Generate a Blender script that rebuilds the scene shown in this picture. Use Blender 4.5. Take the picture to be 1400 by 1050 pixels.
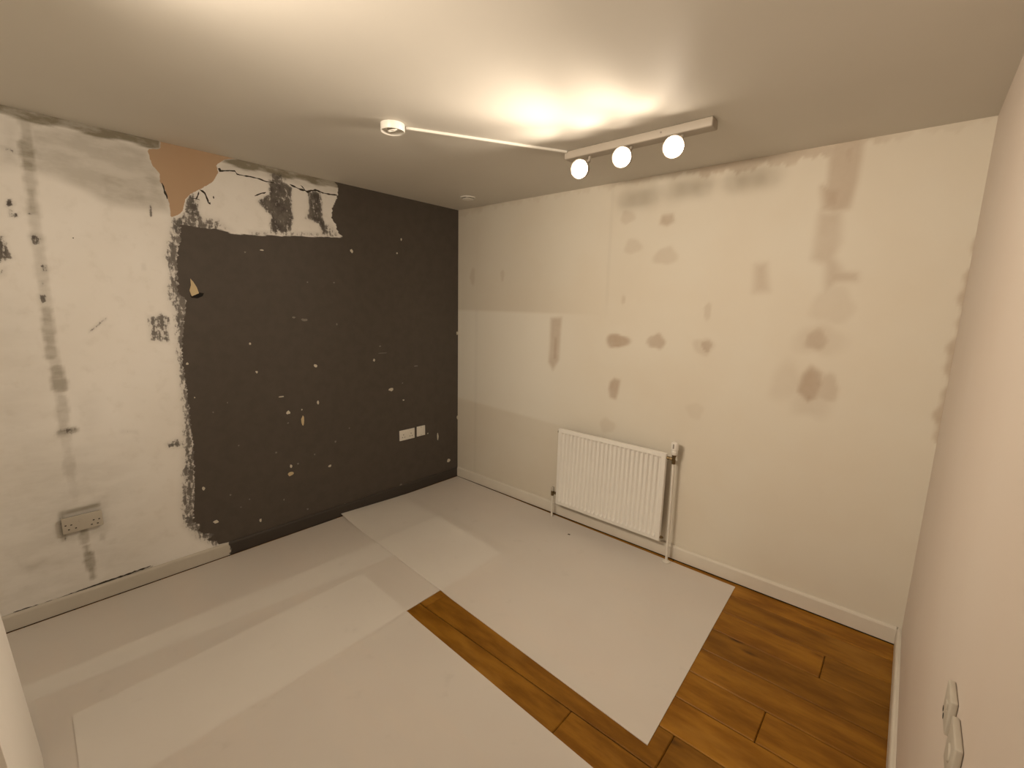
import bpy, bmesh, math, random
import numpy as np
from mathutils import Vector, Matrix

for o in list(bpy.data.objects):
    bpy.data.objects.remove(o)
scene = bpy.context.scene
COL = scene.collection
PI = math.pi

# ---------------------------------------------------------------- camera
W, H, YF = 3.221, 2.40, -3.00           # room: x 0..W, z 0..H, y YF..0
cam_d = bpy.data.cameras.new('camera')
cam_d.sensor_width = 36.0
cam_d.lens = 36.0 * 621.4 / 1400.0
cam_d.clip_start = 0.02
cam = bpy.data.objects.new('camera', cam_d)
COL.objects.link(cam)
R_ = Vector((0.75106998, 0.65980304, 0.02353366))
U_ = Vector((-0.1287938, 0.11146263, 0.98538736))
F_ = Vector((-0.64753845, 0.74312585, -0.16869477))
cam.matrix_world = Matrix(((R_.x, U_.x, -F_.x, 3.07447), (R_.y, U_.y, -F_.y, -2.77154),
                           (R_.z, U_.z, -F_.z, 1.59732), (0, 0, 0, 1)))
scene.camera = cam

# ---------------------------------------------------------------- world, exposure
world = bpy.data.worlds.new('world')
scene.world = world
world.use_nodes = True
world.node_tree.nodes['Background'].inputs[0].default_value = (0.9, 0.75, 0.55, 1)
world.node_tree.nodes['Background'].inputs[1].default_value = 0.0
scene.view_settings.view_transform = 'Standard'
scene.view_settings.look = 'None'
scene.view_settings.gamma = 1.0
scene.view_settings.use_curve_mapping = False
scene.view_settings.exposure = 0.22
WARM = (1.0, 0.83, 0.645)
# each lit head: a beam, and the weak wide spill of its lens.  Fixture one is in view, fixture two is over the camera end.
BEAM_1, SPILL_1, BEAM_2, SPILL_2 = 24.0, 12.0, 24.0, 19.0
DIR_1 = Vector((-0.03, -1.0, -0.24)).normalized()
SDIR_1 = Vector((-0.45, -1.0, -0.26)).normalized()
DIR_2 = Vector((0.20, 1.0, -0.28)).normalized()
GLOW = 22.0

# ---------------------------------------------------------------- helpers
def tag(o, label=None, cat=None, group=None, kind=None):
    if label: o['label'] = label
    if cat: o['category'] = cat
    if group: o['group'] = group
    if kind: o['kind'] = kind
    return o

def empty(name, loc, label, cat, group=None):
    o = bpy.data.objects.new(name, None)
    COL.objects.link(o)
    o.location = loc
    o.empty_display_size = 0.05
    return tag(o, label, cat, group)

def link(name, bm, mat, parent=None, smooth=False, kind=None, loc=None, rot=None):
    me = bpy.data.meshes.new(name)
    bmesh.ops.recalc_face_normals(bm, faces=bm.faces)
    bm.to_mesh(me)
    bm.free()
    if smooth:
        for f in me.polygons: f.use_smooth = True
        try: me.set_sharp_from_angle(angle=math.radians(40))
        except Exception: pass
    me.materials.append(mat)
    o = bpy.data.objects.new(name, me)
    COL.objects.link(o)
    if parent: o.parent = parent
    if loc: o.location = loc
    if rot: o.rotation_euler = rot
    if kind: o['kind'] = kind
    return o

def box(bm, x0, x1, y0, y1, z0, z1, bevel=0.0, seg=2, mtx=None):
    b2 = bmesh.new()
    bmesh.ops.create_cube(b2, size=1.0)
    for v in b2.verts:
        v.co = Vector(((x0 + x1) / 2 + v.co.x * (x1 - x0), (y0 + y1) / 2 + v.co.y * (y1 - y0), (z0 + z1) / 2 + v.co.z * (z1 - z0)))
    if bevel > 0:
        bmesh.ops.bevel(b2, geom=list(b2.edges), offset=bevel, segments=seg, affect='EDGES', profile=0.5)
    if mtx: b2.transform(mtx)
    me = bpy.data.meshes.new('tmp'); b2.to_mesh(me); b2.free()
    bm.from_mesh(me); bpy.data.meshes.remove(me)
    return bm

def lathe(bm, prof, origin, axis=(0, 0, 1), n=32):
    """profile = list of (radius, height along axis)"""
    ax = Vector(axis).normalized()
    q = Vector((0, 0, 1)).rotation_difference(ax)
    rings = []
    for r, h in prof:
        if r < 1e-6:
            rings.append([bm.verts.new(Vector(origin) + q @ Vector((0, 0, h)))])
        else:
            rings.append([bm.verts.new(Vector(origin) + q @ Vector((r * math.cos(2 * PI * i / n), r * math.sin(2 * PI * i / n), h))) for i in range(n)])
    for a, b in zip(rings, rings[1:]):
        if len(a) == 1 and len(b) == 1: continue
        for i in range(n):
            j = (i + 1) % n
            if len(a) == 1: bm.faces.new((a[0], b[i], b[j]))
            elif len(b) == 1: bm.faces.new((a[i], a[j], b[0]))
            else: bm.faces.new((a[i], a[j], b[j], b[i]))
    return bm

def tube(bm, pts, r, n=14):
    pts = [Vector(p) for p in pts]
    rings = []
    for i, p in enumerate(pts):
        t = (pts[min(i + 1, len(pts) - 1)] - pts[max(i - 1, 0)]).normalized()
        q = Vector((0, 0, 1)).rotation_difference(t)
        rings.append([bm.verts.new(p + q @ Vector((r * math.cos(2 * PI * k / n), r * math.sin(2 * PI * k / n), 0))) for k in range(n)])
    for a, b in zip(rings, rings[1:]):
        for k in range(n):
            bm.faces.new((a[k], a[(k + 1) % n], b[(k + 1) % n], b[k]))
    bm.faces.new(rings[0]); bm.faces.new(list(reversed(rings[-1])))
    return bm

# ---------------------------------------------------------------- node helpers
class NT:
    def __init__(s, name):
        s.m = bpy.data.materials.new(name); s.m.use_nodes = True
        s.t = s.m.node_tree; s.b = s.t.nodes['Principled BSDF']
        s.geo = s.t.nodes.new('ShaderNodeNewGeometry')
    def n(s, t): return s.t.nodes.new(t)
    def l(s, a, b): s.t.links.new(a, b)
    def set(s, inp, v):
        if isinstance(v, (int, float)): inp.default_value = v
        elif isinstance(v, tuple): inp.default_value = v if len(v) != 3 or inp.type == 'VECTOR' else (*v, 1)
        else: s.l(v, inp)
    def math(s, op, a, b=0.0, c=None, clamp=False):
        k = s.n('ShaderNodeMath'); k.operation = op; k.use_clamp = clamp
        s.set(k.inputs[0], a); s.set(k.inputs[1], b)
        if c is not None: s.set(k.inputs[2], c)
        return k.outputs[0]
    def attr(s, nm):
        k = s.n('ShaderNodeAttribute'); k.attribute_name = nm; return k.outputs['Fac']
    def scaled(s, v, sc):
        k = s.n('ShaderNodeVectorMath'); k.operation = 'MULTIPLY'; s.set(k.inputs[0], v); k.inputs[1].default_value = sc; return k.outputs[0]
    def noise(s, scale, detail=4, rough=0.55, stretch=None, vec=None):
        v = vec if vec is not None else s.geo.outputs['Position']
        if stretch: v = s.scaled(v, stretch)
        k = s.n('ShaderNodeTexNoise'); k.inputs['Scale'].default_value = scale; k.inputs['Detail'].default_value = detail
        k.inputs['Roughness'].default_value = rough; s.l(v, k.inputs['Vector']); return k.outputs['Fac']
    def step(s, v, a, b):
        k = s.n('ShaderNodeMapRange'); k.interpolation_type = 'SMOOTHSTEP'; s.set(k.inputs[0], v)
        k.inputs[1].default_value = a; k.inputs[2].default_value = b; return k.outputs[0]
    def mix(s, f, a, b):
        k = s.n('ShaderNodeMix'); k.data_type = 'RGBA'; s.set(k.inputs[0], f); s.set(k.inputs[6], a); s.set(k.inputs[7], b); return k.outputs[2]
    def bump(s, h, strength=0.3, dist=0.002):
        k = s.n('ShaderNodeBump'); k.inputs['Strength'].default_value = strength; k.inputs['Distance'].default_value = dist
        s.set(k.inputs['Height'], h); s.l(k.outputs[0], s.b.inputs['Normal'])
    def out(s, col, rough=0.6, spec=0.3):
        s.set(s.b.inputs['Base Color'], col); s.set(s.b.inputs['Roughness'], rough)
        s.b.inputs['Specular IOR Level'].default_value = spec
        return s.m

def plain(name, col, rough=0.5, metal=0.0, var=0.06, spec=0.4):
    t = NT(name)
    n = t.noise(9.0, 4)
    c2 = tuple(max(0, c * (1 - var * 2)) for c in col)
    t.b.inputs['Metallic'].default_value = metal
    return t.out(t.mix(n, col, c2), rough, spec)

# ---- wall materials
WHITE = (0.87, 0.86, 0.84)
def wall_left_material():
    t = NT('stripped_and_dark_painted_wall')
    D, P, G, T = t.attr('dark'), t.attr('bare'), t.attr('grey'), t.attr('tone')
    nf = t.noise(55, 5, 0.65); nm = t.noise(14, 5, 0.6); nl = t.noise(2.2, 4)
    streak_v = t.noise(48, 5, 0.65, stretch=(1, 1, 0.33))
    streak_h = t.noise(60, 4, 0.6, stretch=(1, 0.16, 1))
    base = t.mix(t.step(nl, 0.3, 0.75), WHITE, (0.83, 0.81, 0.775))
    base = t.mix(t.math('MULTIPLY', t.step(nm, 0.5, 0.8), 0.25), base, (0.60, 0.575, 0.52))
    tm = t.math('MULTIPLY', T, t.math('ADD', 0.72, t.math('MULTIPLY', t.step(t.noise(16, 5, 0.6, stretch=(1, 0.35, 1)), 0.35, 0.65), 0.45)), clamp=True)
    base = t.mix(tm, base, (0.25, 0.225, 0.17))
    # grey scuffs: weak values tint, strong ones break into opaque scrapes
    both = t.math('ADD', t.math('MULTIPLY', streak_v, 0.6), t.math('MULTIPLY', nf, 0.4))
    g1 = t.step(t.math('ADD', t.math('MINIMUM', G, 0.80), t.math('MULTIPLY', t.math('SUBTRACT', both, 0.5), 3.4)), 0.36, 0.70)
    g1 = t.math('MULTIPLY', g1, t.step(G, 0.06, 0.45))
    g = t.math('ADD', t.math('MULTIPLY', G, 0.34), t.math('MULTIPLY', g1, 0.72), clamp=True)
    base = t.mix(g, base, t.mix(t.step(nm, 0.35, 0.65), (0.085, 0.075, 0.068), (0.17, 0.155, 0.14)))
    pd = t.math('ADD', P, t.math('MULTIPLY', t.math('SUBTRACT', nf, 0.5), 0.012))
    pm = t.step(pd, -0.0015, 0.0015)
    plaster = t.mix(nl, (0.53, 0.375, 0.25), (0.47, 0.325, 0.205))
    base = t.mix(pm, base, plaster)
    dd = t.math('ADD', D, t.math('MULTIPLY', t.math('SUBTRACT', streak_h, 0.5), 0.035))
    dm = t.step(dd, -0.003, 0.003)
    dark = t.mix(t.step(nm, 0.35, 0.7), (0.094, 0.080, 0.069), (0.084, 0.072, 0.062))
    base = t.mix(dm, base, dark)
    h = t.math('ADD', t.math('MULTIPLY', nf, 0.3), t.math('MULTIPLY', t.math('SUBTRACT', 1.0, pm), 0.7))
    h = t.math('ADD', h, t.math('MULTIPLY', nm, 0.5))
    h = t.math('ADD', h, t.math('MULTIPLY', g1, -0.4))
    t.bump(h, 0.35, 0.0025)
    return t.out(base, 0.62, 0.3)

def wall_back_material():
    t = NT('magnolia_wall_with_filler')
    S, PL, T = t.attr('stain'), t.attr('pale'), t.attr('tone')
    nf = t.noise(45, 4, 0.6); nm = t.noise(9, 4, 0.55); nl = t.noise(1.6, 3)
    base = t.mix(t.step(nl, 0.3, 0.7), (0.71, 0.675, 0.59), (0.69, 0.64, 0.545))
    base = t.mix(t.math('MULTIPLY', T, 0.5), base, (0.45, 0.42, 0.36))
    base = t.mix(t.math('MULTIPLY', PL, 0.55), base, (0.80, 0.79, 0.73))
    s = t.math('MULTIPLY', S, t.math('ADD', 0.6, t.math('MULTIPLY', nm, 0.7)))
    base = t.mix(t.math('MINIMUM', s, 0.95), base, (0.42, 0.325, 0.24))
    t.bump(t.math('ADD', nm, t.math('MULTIPLY', nf, 0.3)), 0.14, 0.002)
    return t.out(base, 0.6, 0.3)

def paint_material(name, a, b, bumpy=0.12, rough=0.6):
    t = NT(name)
    nl = t.noise(1.5, 3); nm = t.noise(10, 4)
    c = t.mix(t.step(nl, 0.3, 0.7), a, b)
    t.bump(nm, bumpy, 0.002)
    return t.out(c, rough, 0.3)

def skirting_left_material():
    t = NT('two_tone_skirting')
    sep = t.n('ShaderNodeSeparateXYZ'); t.l(t.geo.outputs['Position'], sep.inputs[0])
    e = t.math('ADD', sep.outputs['Y'], t.math('MULTIPLY', t.math('SUBTRACT', t.noise(30, 4), 0.5), 0.05))
    m = t.step(e, -1.935, -1.927)
    nl = t.noise(8, 4)
    white = t.mix(nl, (0.62, 0.59, 0.53), (0.52, 0.49, 0.43))
    dark = t.mix(nl, (0.060, 0.050, 0.043), (0.045, 0.038, 0.033))
    return t.out(t.mix(m, white, dark), 0.45, 0.4)

def wood_material():
    t = NT('honey_oak_laminate')
    oi = t.n('ShaderNodeObjectInfo')
    off = t.n('ShaderNodeCombineXYZ'); t.l(t.math('MULTIPLY', oi.outputs['Random'], 40.0), off.inputs[2])
    t.l(t.math('MULTIPLY', oi.outputs['Random'], 17.0), off.inputs[0])
    add = t.n('ShaderNodeVectorMath'); t.l(t.geo.outputs['Position'], add.inputs[0]); t.l(off.outputs[0], add.inputs[1])
    v = add.outputs[0]
    grain = t.noise(15, 7, 0.62, stretch=(0.22, 1.0, 1.0), vec=v)
    fine = t.noise(110, 5, 0.7, stretch=(0.06, 1.0, 1.0), vec=v)
    cloud = t.noise(4.5, 4, 0.55, stretch=(0.4, 1.0, 1.0), vec=v)
    base = t.mix(t.step(grain, 0.30, 0.72), (0.20, 0.080, 0.005), (0.36, 0.165, 0.016))
    base = t.mix(t.math('MULTIPLY', t.step(fine, 0.5, 0.75), 0.22), base, (0.11, 0.042, 0.006))
    base = t.mix(t.math('MULTIPLY', t.step(cloud, 0.52, 0.72), 0.5), base, (0.44, 0.22, 0.035))
    # knots
    vo = t.n('ShaderNodeTexVoronoi'); vo.inputs['Scale'].default_value = 6.4; vo.inputs['Randomness'].default_value = 1.0
    t.l(t.scaled(v, (0.55, 1.5, 1.0)), vo.inputs['Vector'])
    kd = t.math('ADD', vo.outputs['Distance'], t.math('MULTIPLY', t.math('SUBTRACT', grain, 0.5), 0.13))
    base = t.mix(t.math('MULTIPLY', t.math('SUBTRACT', 1.0, t.step(kd, 0.0, 0.19)), 0.85), base, (0.045, 0.014, 0.003))
    tint = t.math('ADD', 0.78, t.math('MULTIPLY', oi.outputs['Random'], 0.38))
    k = t.n('ShaderNodeVectorMath'); k.operation = 'SCALE'; t.l(base, k.inputs[0]); t.l(tint, k.inputs['Scale'])
    t.bump(t.math('ADD', grain, fine), 0.08, 0.001)
    return t.out(k.outputs[0], 0.45, 0.18)

def sheet_material():
    t = NT('translucent_protection_sheet')
    nl = t.noise(2.5, 3); nm = t.noise(7, 4)
    flute = t.n('ShaderNodeTexWave'); flute.inputs['Scale'].default_value = 60
    t.l(t.geo.outputs['Position'], flute.inputs['Vector'])
    c = t.mix(t.step(nl, 0.3, 0.7), (0.97, 0.94, 0.89), (0.95, 0.915, 0.865))
    c = t.mix(t.math('MULTIPLY', t.step(nm, 0.62, 0.85), 0.25), c, (0.45, 0.43, 0.39))
    t.out(c, 0.42, 0.35)
    tr = t.n('ShaderNodeBsdfTransparent'); mx = t.n('ShaderNodeMixShader'); mx.inputs[0].default_value = 0.34
    out = t.t.nodes['Material Output']
    t.l(t.b.outputs[0], mx.inputs[1]); t.l(tr.outputs[0], mx.inputs[2]); t.l(mx.outputs[0], out.inputs['Surface'])
    return t.m

def emit_material(name, col, strength):
    m = bpy.data.materials.new(name); m.use_nodes = True
    b = m.node_tree.nodes['Principled BSDF']
    b.inputs['Base Color'].default_value = (0.9, 0.9, 0.88, 1)
    b.inputs['Emission Color'].default_value = (*col, 1)
    b.inputs['Emission Strength'].default_value = strength
    return m

M_wl = wall_left_material()
M_wb = wall_back_material()
M_wr = paint_material('off_white_wall', (0.68, 0.61, 0.545), (0.665, 0.585, 0.515))
M_ceil = paint_material('ceiling_white', (0.70, 0.675, 0.62), (0.675, 0.65, 0.595), 0.1)
M_wf = paint_material('front_wall_white', (0.70, 0.66, 0.58), (0.68, 0.64, 0.56))
M_skl = skirting_left_material()
M_skirt = plain('white_gloss_skirting', (0.74, 0.70, 0.62), 0.35)
M_sub = plain('dark_underlay', (0.030, 0.020, 0.012), 0.9)
M_wood = wood_material()
M_sheet = sheet_material()
M_rad = plain('radiator_white_enamel', (0.80, 0.785, 0.74), 0.3, var=0.02)
M_fin = plain('radiator_inner_steel', (0.30, 0.27, 0.23), 0.5)
M_pipe = plain('painted_pipe', (0.76, 0.73, 0.66), 0.4)
M_brass = plain('tarnished_brass', (0.20, 0.145, 0.075), 0.35, 0.8)
M_plastic = plain('white_plastic', (0.80, 0.78, 0.73), 0.3, var=0.02)
M_old = plain('dulled_and_shaded_plastic', (0.52, 0.48, 0.41), 0.5)
M_hole_shadow = plain('dark_hole_and_shadow', (0.010, 0.008, 0.007), 0.9)
M_chipw = plain('exposed_white_undercoat', (0.66, 0.62, 0.52), 0.7)
M_chipd = plain('faint_grey_chip', (0.24, 0.22, 0.19), 0.7)
M_chipy = plain('exposed_yellow_plaster', (0.66, 0.54, 0.33), 0.7)
M_crack_shadow = plain('dark_crack_and_shadow', (0.05, 0.042, 0.034), 0.9)
M_lamp = emit_material('lit_lens', (1.0, 0.83, 0.645), GLOW)
M_metal = plain('off_white_powder_coat', (0.43, 0.385, 0.325), 0.5)
M_board = plain('white_board', (0.82, 0.79, 0.74), 0.5, var=0.02)

# ---------------------------------------------------------------- shape fields on the walls (metres)
def sdf(px, py, poly):
    """signed distance, positive inside"""
    d = np.full(px.shape, 1e9); inside = np.zeros(px.shape, bool)
    n = len(poly)
    for i in range(n):
        x0, y0 = poly[i]; x1, y1 = poly[(i + 1) % n]
        ex, ey = x1 - x0, y1 - y0
        wx, wy = px - x0, py - y0
        tt = np.clip((wx * ex + wy * ey) / (ex * ex + ey * ey + 1e-12), 0, 1)
        d = np.minimum(d, (wx - ex * tt) ** 2 + (wy - ey * tt) ** 2)
        c = ((y0 > py) != (y1 > py)) & (px < (x1 - x0) * (py - y0) / (y1 - y0 + 1e-12) + x0)
        inside ^= c
    d = np.sqrt(d)
    return np.where(inside, d, -d)
def seg(px, py, pts):
    d = np.full(px.shape, 1e9)
    for (x0, y0), (x1, y1) in zip(pts, pts[1:]):
        ex, ey = x1 - x0, y1 - y0
        tt = np.clip(((px - x0) * ex + (py - y0) * ey) / (ex * ex + ey * ey + 1e-12), 0, 1)
        d = np.minimum(d, (px - x0 - ex * tt) ** 2 + (py - y0 - ey * tt) ** 2)
    return np.sqrt(d)
def sm(v, a, b):
    t = np.clip((v - a) / (b - a), 0, 1); return t * t * (3 - 2 * t)

def wall_grid(name, to3d, n_out, u0, u1, v0, v1, step_, fields, mat, thick=0.1):
    nu = int(round((u1 - u0) / step_)) + 1; nv = int(round((v1 - v0) / step_)) + 1
    us = np.linspace(u0, u1, nu); vs = np.linspace(v0, v1, nv)
    UU, VV = np.meshgrid(us, vs, indexing='ij')
    fu, fv = UU.ravel(), VV.ravel()
    co = to3d(fu, fv, 0.0)
    corners = [(u0, v0), (u1, v0), (u1, v1), (u0, v1)]
    back = to3d(np.array([c[0] for c in corners]), np.array([c[1] for c in corners]), thick)
    verts = np.vstack([co, back])
    i, j = np.meshgrid(np.arange(nu - 1), np.arange(nv - 1), indexing='ij')
    a = (i * nv + j).ravel(); q = np.stack([a, a + nv, a + nv + 1, a + 1], 1)
    faces = q.tolist()
    N = nu * nv
    faces.append([N, N + 3, N + 2, N + 1])
    bot = [k * nv for k in range(nu)]; top = [k * nv + nv - 1 for k in range(nu)]
    lef = list(range(nv)); rig = [(nu - 1) * nv + k for k in range(nv)]
    faces.append(bot[::-1] + [N, N + 1]); faces.append(top + [N + 2, N + 3])
    faces.append(lef + [N + 3, N]); faces.append(rig[::-1] + [N + 1, N + 2])
    me = bpy.data.meshes.new(name)
    me.from_pydata(verts.tolist(), [], faces)
    for nm, arr in fields(fu, fv).items():
        at = me.attributes.new(nm, 'FLOAT', 'POINT')
        at.data.foreach_set('value', np.concatenate([arr, np.full(4, arr.min())]).astype(np.float32))
    me.update()
    bm = bmesh.new(); bm.from_mesh(me); bmesh.ops.recalc_face_normals(bm, faces=bm.faces); bm.to_mesh(me); bm.free()
    me.materials.append(mat)
    o = bpy.data.objects.new(name, me); COL.objects.link(o); o['kind'] = 'structure'
    return o

def left_fields(y, z):
    dark = sdf(y, z, [(0.111, 2.706), (0.142, -0.419), (-1.912, -0.026), (-1.907, 0.018), (-1.888, 0.071), (-1.925, 0.085), (-1.985, 0.09), (-1.992, 0.114), (-2.047, 0.151), (-2.003, 0.17), (-2.056, 0.186), (-2.062, 0.203), (-2.087, 0.221), (-2.07, 0.248), (-2.104, 0.293), (-2.096, 0.346), (-2.082, 0.48), (-2.066, 0.769), (-2.071, 0.923), (-2.071, 1.095), (-2.08, 1.243), (-2.069, 1.374), (-2.051, 1.468), (-2.031, 1.589), (-2.069, 1.628), (-2.066, 1.695), (-2.055, 1.825), (-2.032, 1.904), (-2.028, 1.997), (-1.954, 1.992), (-1.861, 1.997), (-1.78, 1.979), (-1.661, 1.986), (-1.425, 2.007), (-1.06, 2.045), (-1.113, 2.071), (-1.127, 2.117), (-1.154, 2.161), (-1.149, 2.219), (-1.109, 2.302), (-1.099, 2.341), (-1.1, 2.374), (-1.125, 2.407), (-1.118, 2.441)])
    bare = sdf(y, z, [(-2.073, 2.45), (-2.081, 2.398), (-2.078, 2.365), (-2.138, 2.349), (-2.131, 2.304), (-2.123, 2.274), (-2.097, 2.24), (-2.098, 2.198), (-2.078, 2.157), (-2.068, 2.1), (-2.066, 2.025), (-2.034, 2.042), (-2.009, 2.066), (-1.994, 2.124), (-1.971, 2.159), (-1.917, 2.197), (-1.853, 2.249), (-1.821, 2.306), (-1.829, 2.343), (-1.784, 2.383), (-1.675, 2.417), (-1.652, 2.467), (-1.953, 2.465)])
    g = np.zeros_like(y)
    def P(poly, s, soft=0.02):
        nonlocal g; g = np.maximum(g, s * sm(sdf(y, z, poly), -soft, soft))
    def L(pts, w, s, soft=0.015):
        nonlocal g; g = np.maximum(g, s * (1 - sm(seg(y, z, pts), w - soft, w + soft)))
    P([(-1.548, 2.314), (-1.502, 2.366), (-1.461, 2.324), (-1.413, 2.303), (-1.42, 2.244), (-1.42, 2.178), (-1.414, 2.112), (-1.437, 2.037), (-1.47, 2.02), (-1.505, 2.024), (-1.541, 2.01), (-1.56, 2.047), (-1.552, 2.113), (-1.576, 2.139), (-1.608, 2.168), (-1.623, 2.186), (-1.588, 2.214), (-1.553, 2.237)], 0.95)
    P([(-1.31, 2.301), (-1.226, 2.317), (-1.22, 2.235), (-1.219, 2.16), (-1.191, 2.098), (-1.199, 2.045), (-1.23, 2.036), (-1.246, 2.114), (-1.285, 2.122), (-1.333, 2.134), (-1.306, 2.197)], 0.85)
    P([(-1.999, 2.07), (-1.983, 2.141), (-1.953, 2.17), (-1.929, 2.132), (-1.933, 2.081), (-1.915, 2.037), (-1.953, 2.008), (-2.013, 2.014), (-2.035, 2.03)], 0.75)
    P([(-1.924, 2.02), (-1.871, 2.051), (-1.817, 2.035), (-1.763, 1.994), (-1.876, 1.991)], 0.42)
    P([(-1.684, 2.009), (-1.124, 2.069), (-1.115, 2.041), (-1.686, 1.979)], 0.42, 0.01)
    P([(-1.553, 2.364), (-1.466, 2.383), (-1.442, 2.345), (-1.531, 2.309)], 0.6)
    P([(-1.246, 2.11), (-1.164, 2.121), (-1.114, 2.061), (-1.199, 2.036)], 0.45)
    P([(-2.212, 1.5), (-2.174, 1.5), (-2.16, 1.516), (-2.116, 1.492), (-2.131, 1.356), (-2.211, 1.368)], 0.62)
    P([(-2.741, 1.858), (-2.695, 1.845), (-2.685, 1.796), (-2.679, 1.759), (-2.712, 1.737), (-2.755, 1.727)], 1.1)
    P([(-2.668, 1.976), (-2.663, 2.001), (-2.651, 2.013), (-2.64, 1.993), (-2.655, 1.978)], 1.0, 0.01)
    P([(-2.66, 1.968), (-2.649, 1.967), (-2.65, 1.935), (-2.661, 1.937)], 0.8, 0.01)
    P([(-2.644, 1.952), (-2.633, 1.957), (-2.635, 1.938), (-2.646, 1.936)], 1.0, 0.008)
    P([(-2.725, 1.699), (-2.696, 1.717), (-2.706, 1.687), (-2.728, 1.667)], 0.6)
    P([(-2.611, 1.862), (-2.589, 1.871), (-2.573, 1.851), (-2.582, 1.83), (-2.599, 1.825)], 0.95, 0.012)
    P([(-2.583, 1.735), (-2.571, 1.733), (-2.566, 1.71), (-2.579, 1.706)], 1.1, 0.01)
    P([(-2.607, 1.598), (-2.585, 1.599), (-2.583, 1.568), (-2.601, 1.561)], 0.85, 0.012)
    P([(-2.602, 1.965), (-2.581, 1.968), (-2.582, 1.959), (-2.603, 1.955)], 0.7, 0.008)
    P([(-2.6, 1.661), (-2.583, 1.662), (-2.586, 1.639), (-2.595, 1.638)], 0.6, 0.01)
    L([(-2.599, 0.936), (-2.555, 0.938)], 0.016, 0.55)
    L([(-2.447, 1.425), (-2.384, 1.486)], 0.004, 0.75, 0.01)
    P([(-2.196, 0.788), (-2.137, 0.81), (-2.115, 0.775), (-2.131, 0.748), (-2.185, 0.764)], 0.62)
    L([(-2.371, 0.895), (-2.317, 0.884)], 0.008, 0.3)
    P([(-2.653, 0.517), (-2.631, 0.529), (-2.635, 0.381), (-2.657, 0.374)], 0.5)
    P([(-2.152, 2.074), (-2.145, 2.075), (-2.147, 2.016), (-2.157, 2.015)], 0.7, 0.01)
    L([(-2.074, 2.18), (-2.061, 2.105)], 0.008, 0.7, 0.01)
    L([(-2.206, 1.766), (-2.205, 1.743)], 0.004, 0.6, 0.008)
    L([(-2.657, 2.228), (-2.611, 2.216)], 0.008, 0.5, 0.012)
    # brushed, scraped edge beside the dark paint
    left_edge = sdf(y, z, [(-2.058, 2.03), (-2.079, 1.937), (-2.115, 1.819), (-2.096, 1.736), (-2.118, 1.626), (-2.102, 1.508), (-2.102, 1.347), (-2.099, 1.14), (-2.099, 0.971), (-2.12, 0.715), (-2.159, 0.413), (-2.156, 0.284), (-2.098, 0.183), (-1.983, 0.064), (-1.835, 2.049), (-2.011, 2.038)])
    g = np.maximum(g, 0.66 * sm(left_edge, -0.03, 0.03) * (1 - sm(dark, 0.0, 0.02)) * sm(dark, -0.16, -0.02))
    t = np.zeros_like(y)
    def TP(poly, s, soft):
        nonlocal t; t = np.maximum(t, s * sm(sdf(y, z, poly), -soft, soft))
    def TL(pts, w, k, soft=0.010):
        nonlocal t; t = np.maximum(t, k * (1 - sm(seg(y, z, pts) + 0.003 * np.sin(z * 47) + 0.002 * np.sin(z * 131 + 2 + 40 * y), w * 0.62 - soft, w * 0.62 + soft)))
    TL([(-2.57, 2.386), (-2.584, 1.968)], 0.030, 0.40)
    TL([(-2.57, 2.386), (-2.57, 2.266)], 0.034, 0.60)
    TL([(-2.575, 2.264), (-2.577, 2.163)], 0.040, 0.75)
    TL([(-2.583, 2.056), (-2.584, 1.984)], 0.024, 0.65)
    TL([(-2.584, 1.968), (-2.588, 1.264), (-2.586, 0.553)], 0.032, 0.30)
    TL([(-2.588, 1.524), (-2.595, 1.317)], 0.034, 0.60)
    TL([(-2.583, 1.246), (-2.582, 1.156)], 0.042, 0.62)
    TL([(-2.582, 1.102), (-2.589, 0.937)], 0.034, 0.50)
    TL([(-2.604, 0.937), (-2.555, 0.938)], 0.022, 0.75)
    TL([(-2.589, 0.787), (-2.59, 0.691)], 0.040, 0.38)
    TL([(-2.572, 0.421), (-2.573, 0.348)], 0.030, 0.75)
    TL([(-2.571, 0.315), (-2.565, 0.201), (-2.562, 0.145)], 0.024, 0.80)
    TL([(-2.567, 0.272), (-2.565, 0.201)], 0.032, 0.90)
    TP([(-2.657, 0.577), (-2.447, 0.59), (-2.456, 0.365), (-2.477, 0.331), (-2.646, 0.329), (-2.67, 0.355)], 0.34, 0.05)  # socket surround: stained tone with the socket's offset shadow painted in
    TP([(-2.653, 0.537), (-2.63, 0.54), (-2.635, 0.381), (-2.657, 0.374)], 0.75, 0.02)
    TP([(-2.635, 0.538), (-2.492, 0.543), (-2.495, 0.511), (-2.638, 0.508)], 0.75, 0.015)
    TP([(-2.52, 0.369), (-2.486, 0.364), (-2.496, 0.318), (-2.519, 0.327)], 0.6, 0.02)
    TP([(-2.812, 0.311), (-2.722, 0.341), (-2.697, 0.287), (-2.782, 0.247)], 0.50, 0.06)
    TP([(-2.513, 0.262), (-2.452, 0.279), (-2.451, 0.128), (-2.555, 0.133)], 0.28, 0.07)
    TP([(-2.871, 0.891), (-2.662, 0.915), (-2.376, 0.775), (-2.345, 0.432), (-2.357, 0.129), (-2.651, 0.012), (-2.965, 0.066)], 0.24, 0.22)  # broad stained tone, deepened to dim the shaded lower left wall
    TP([(-2.811, 1.6), (-2.623, 1.507), (-2.64, 0.762), (-2.919, 0.663)], 0.14, 0.20)
    TP([(-2.527, 1.113), (-2.46, 1.104), (-2.462, 0.795), (-2.545, 0.795)], 0.12, 0.06)
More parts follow.
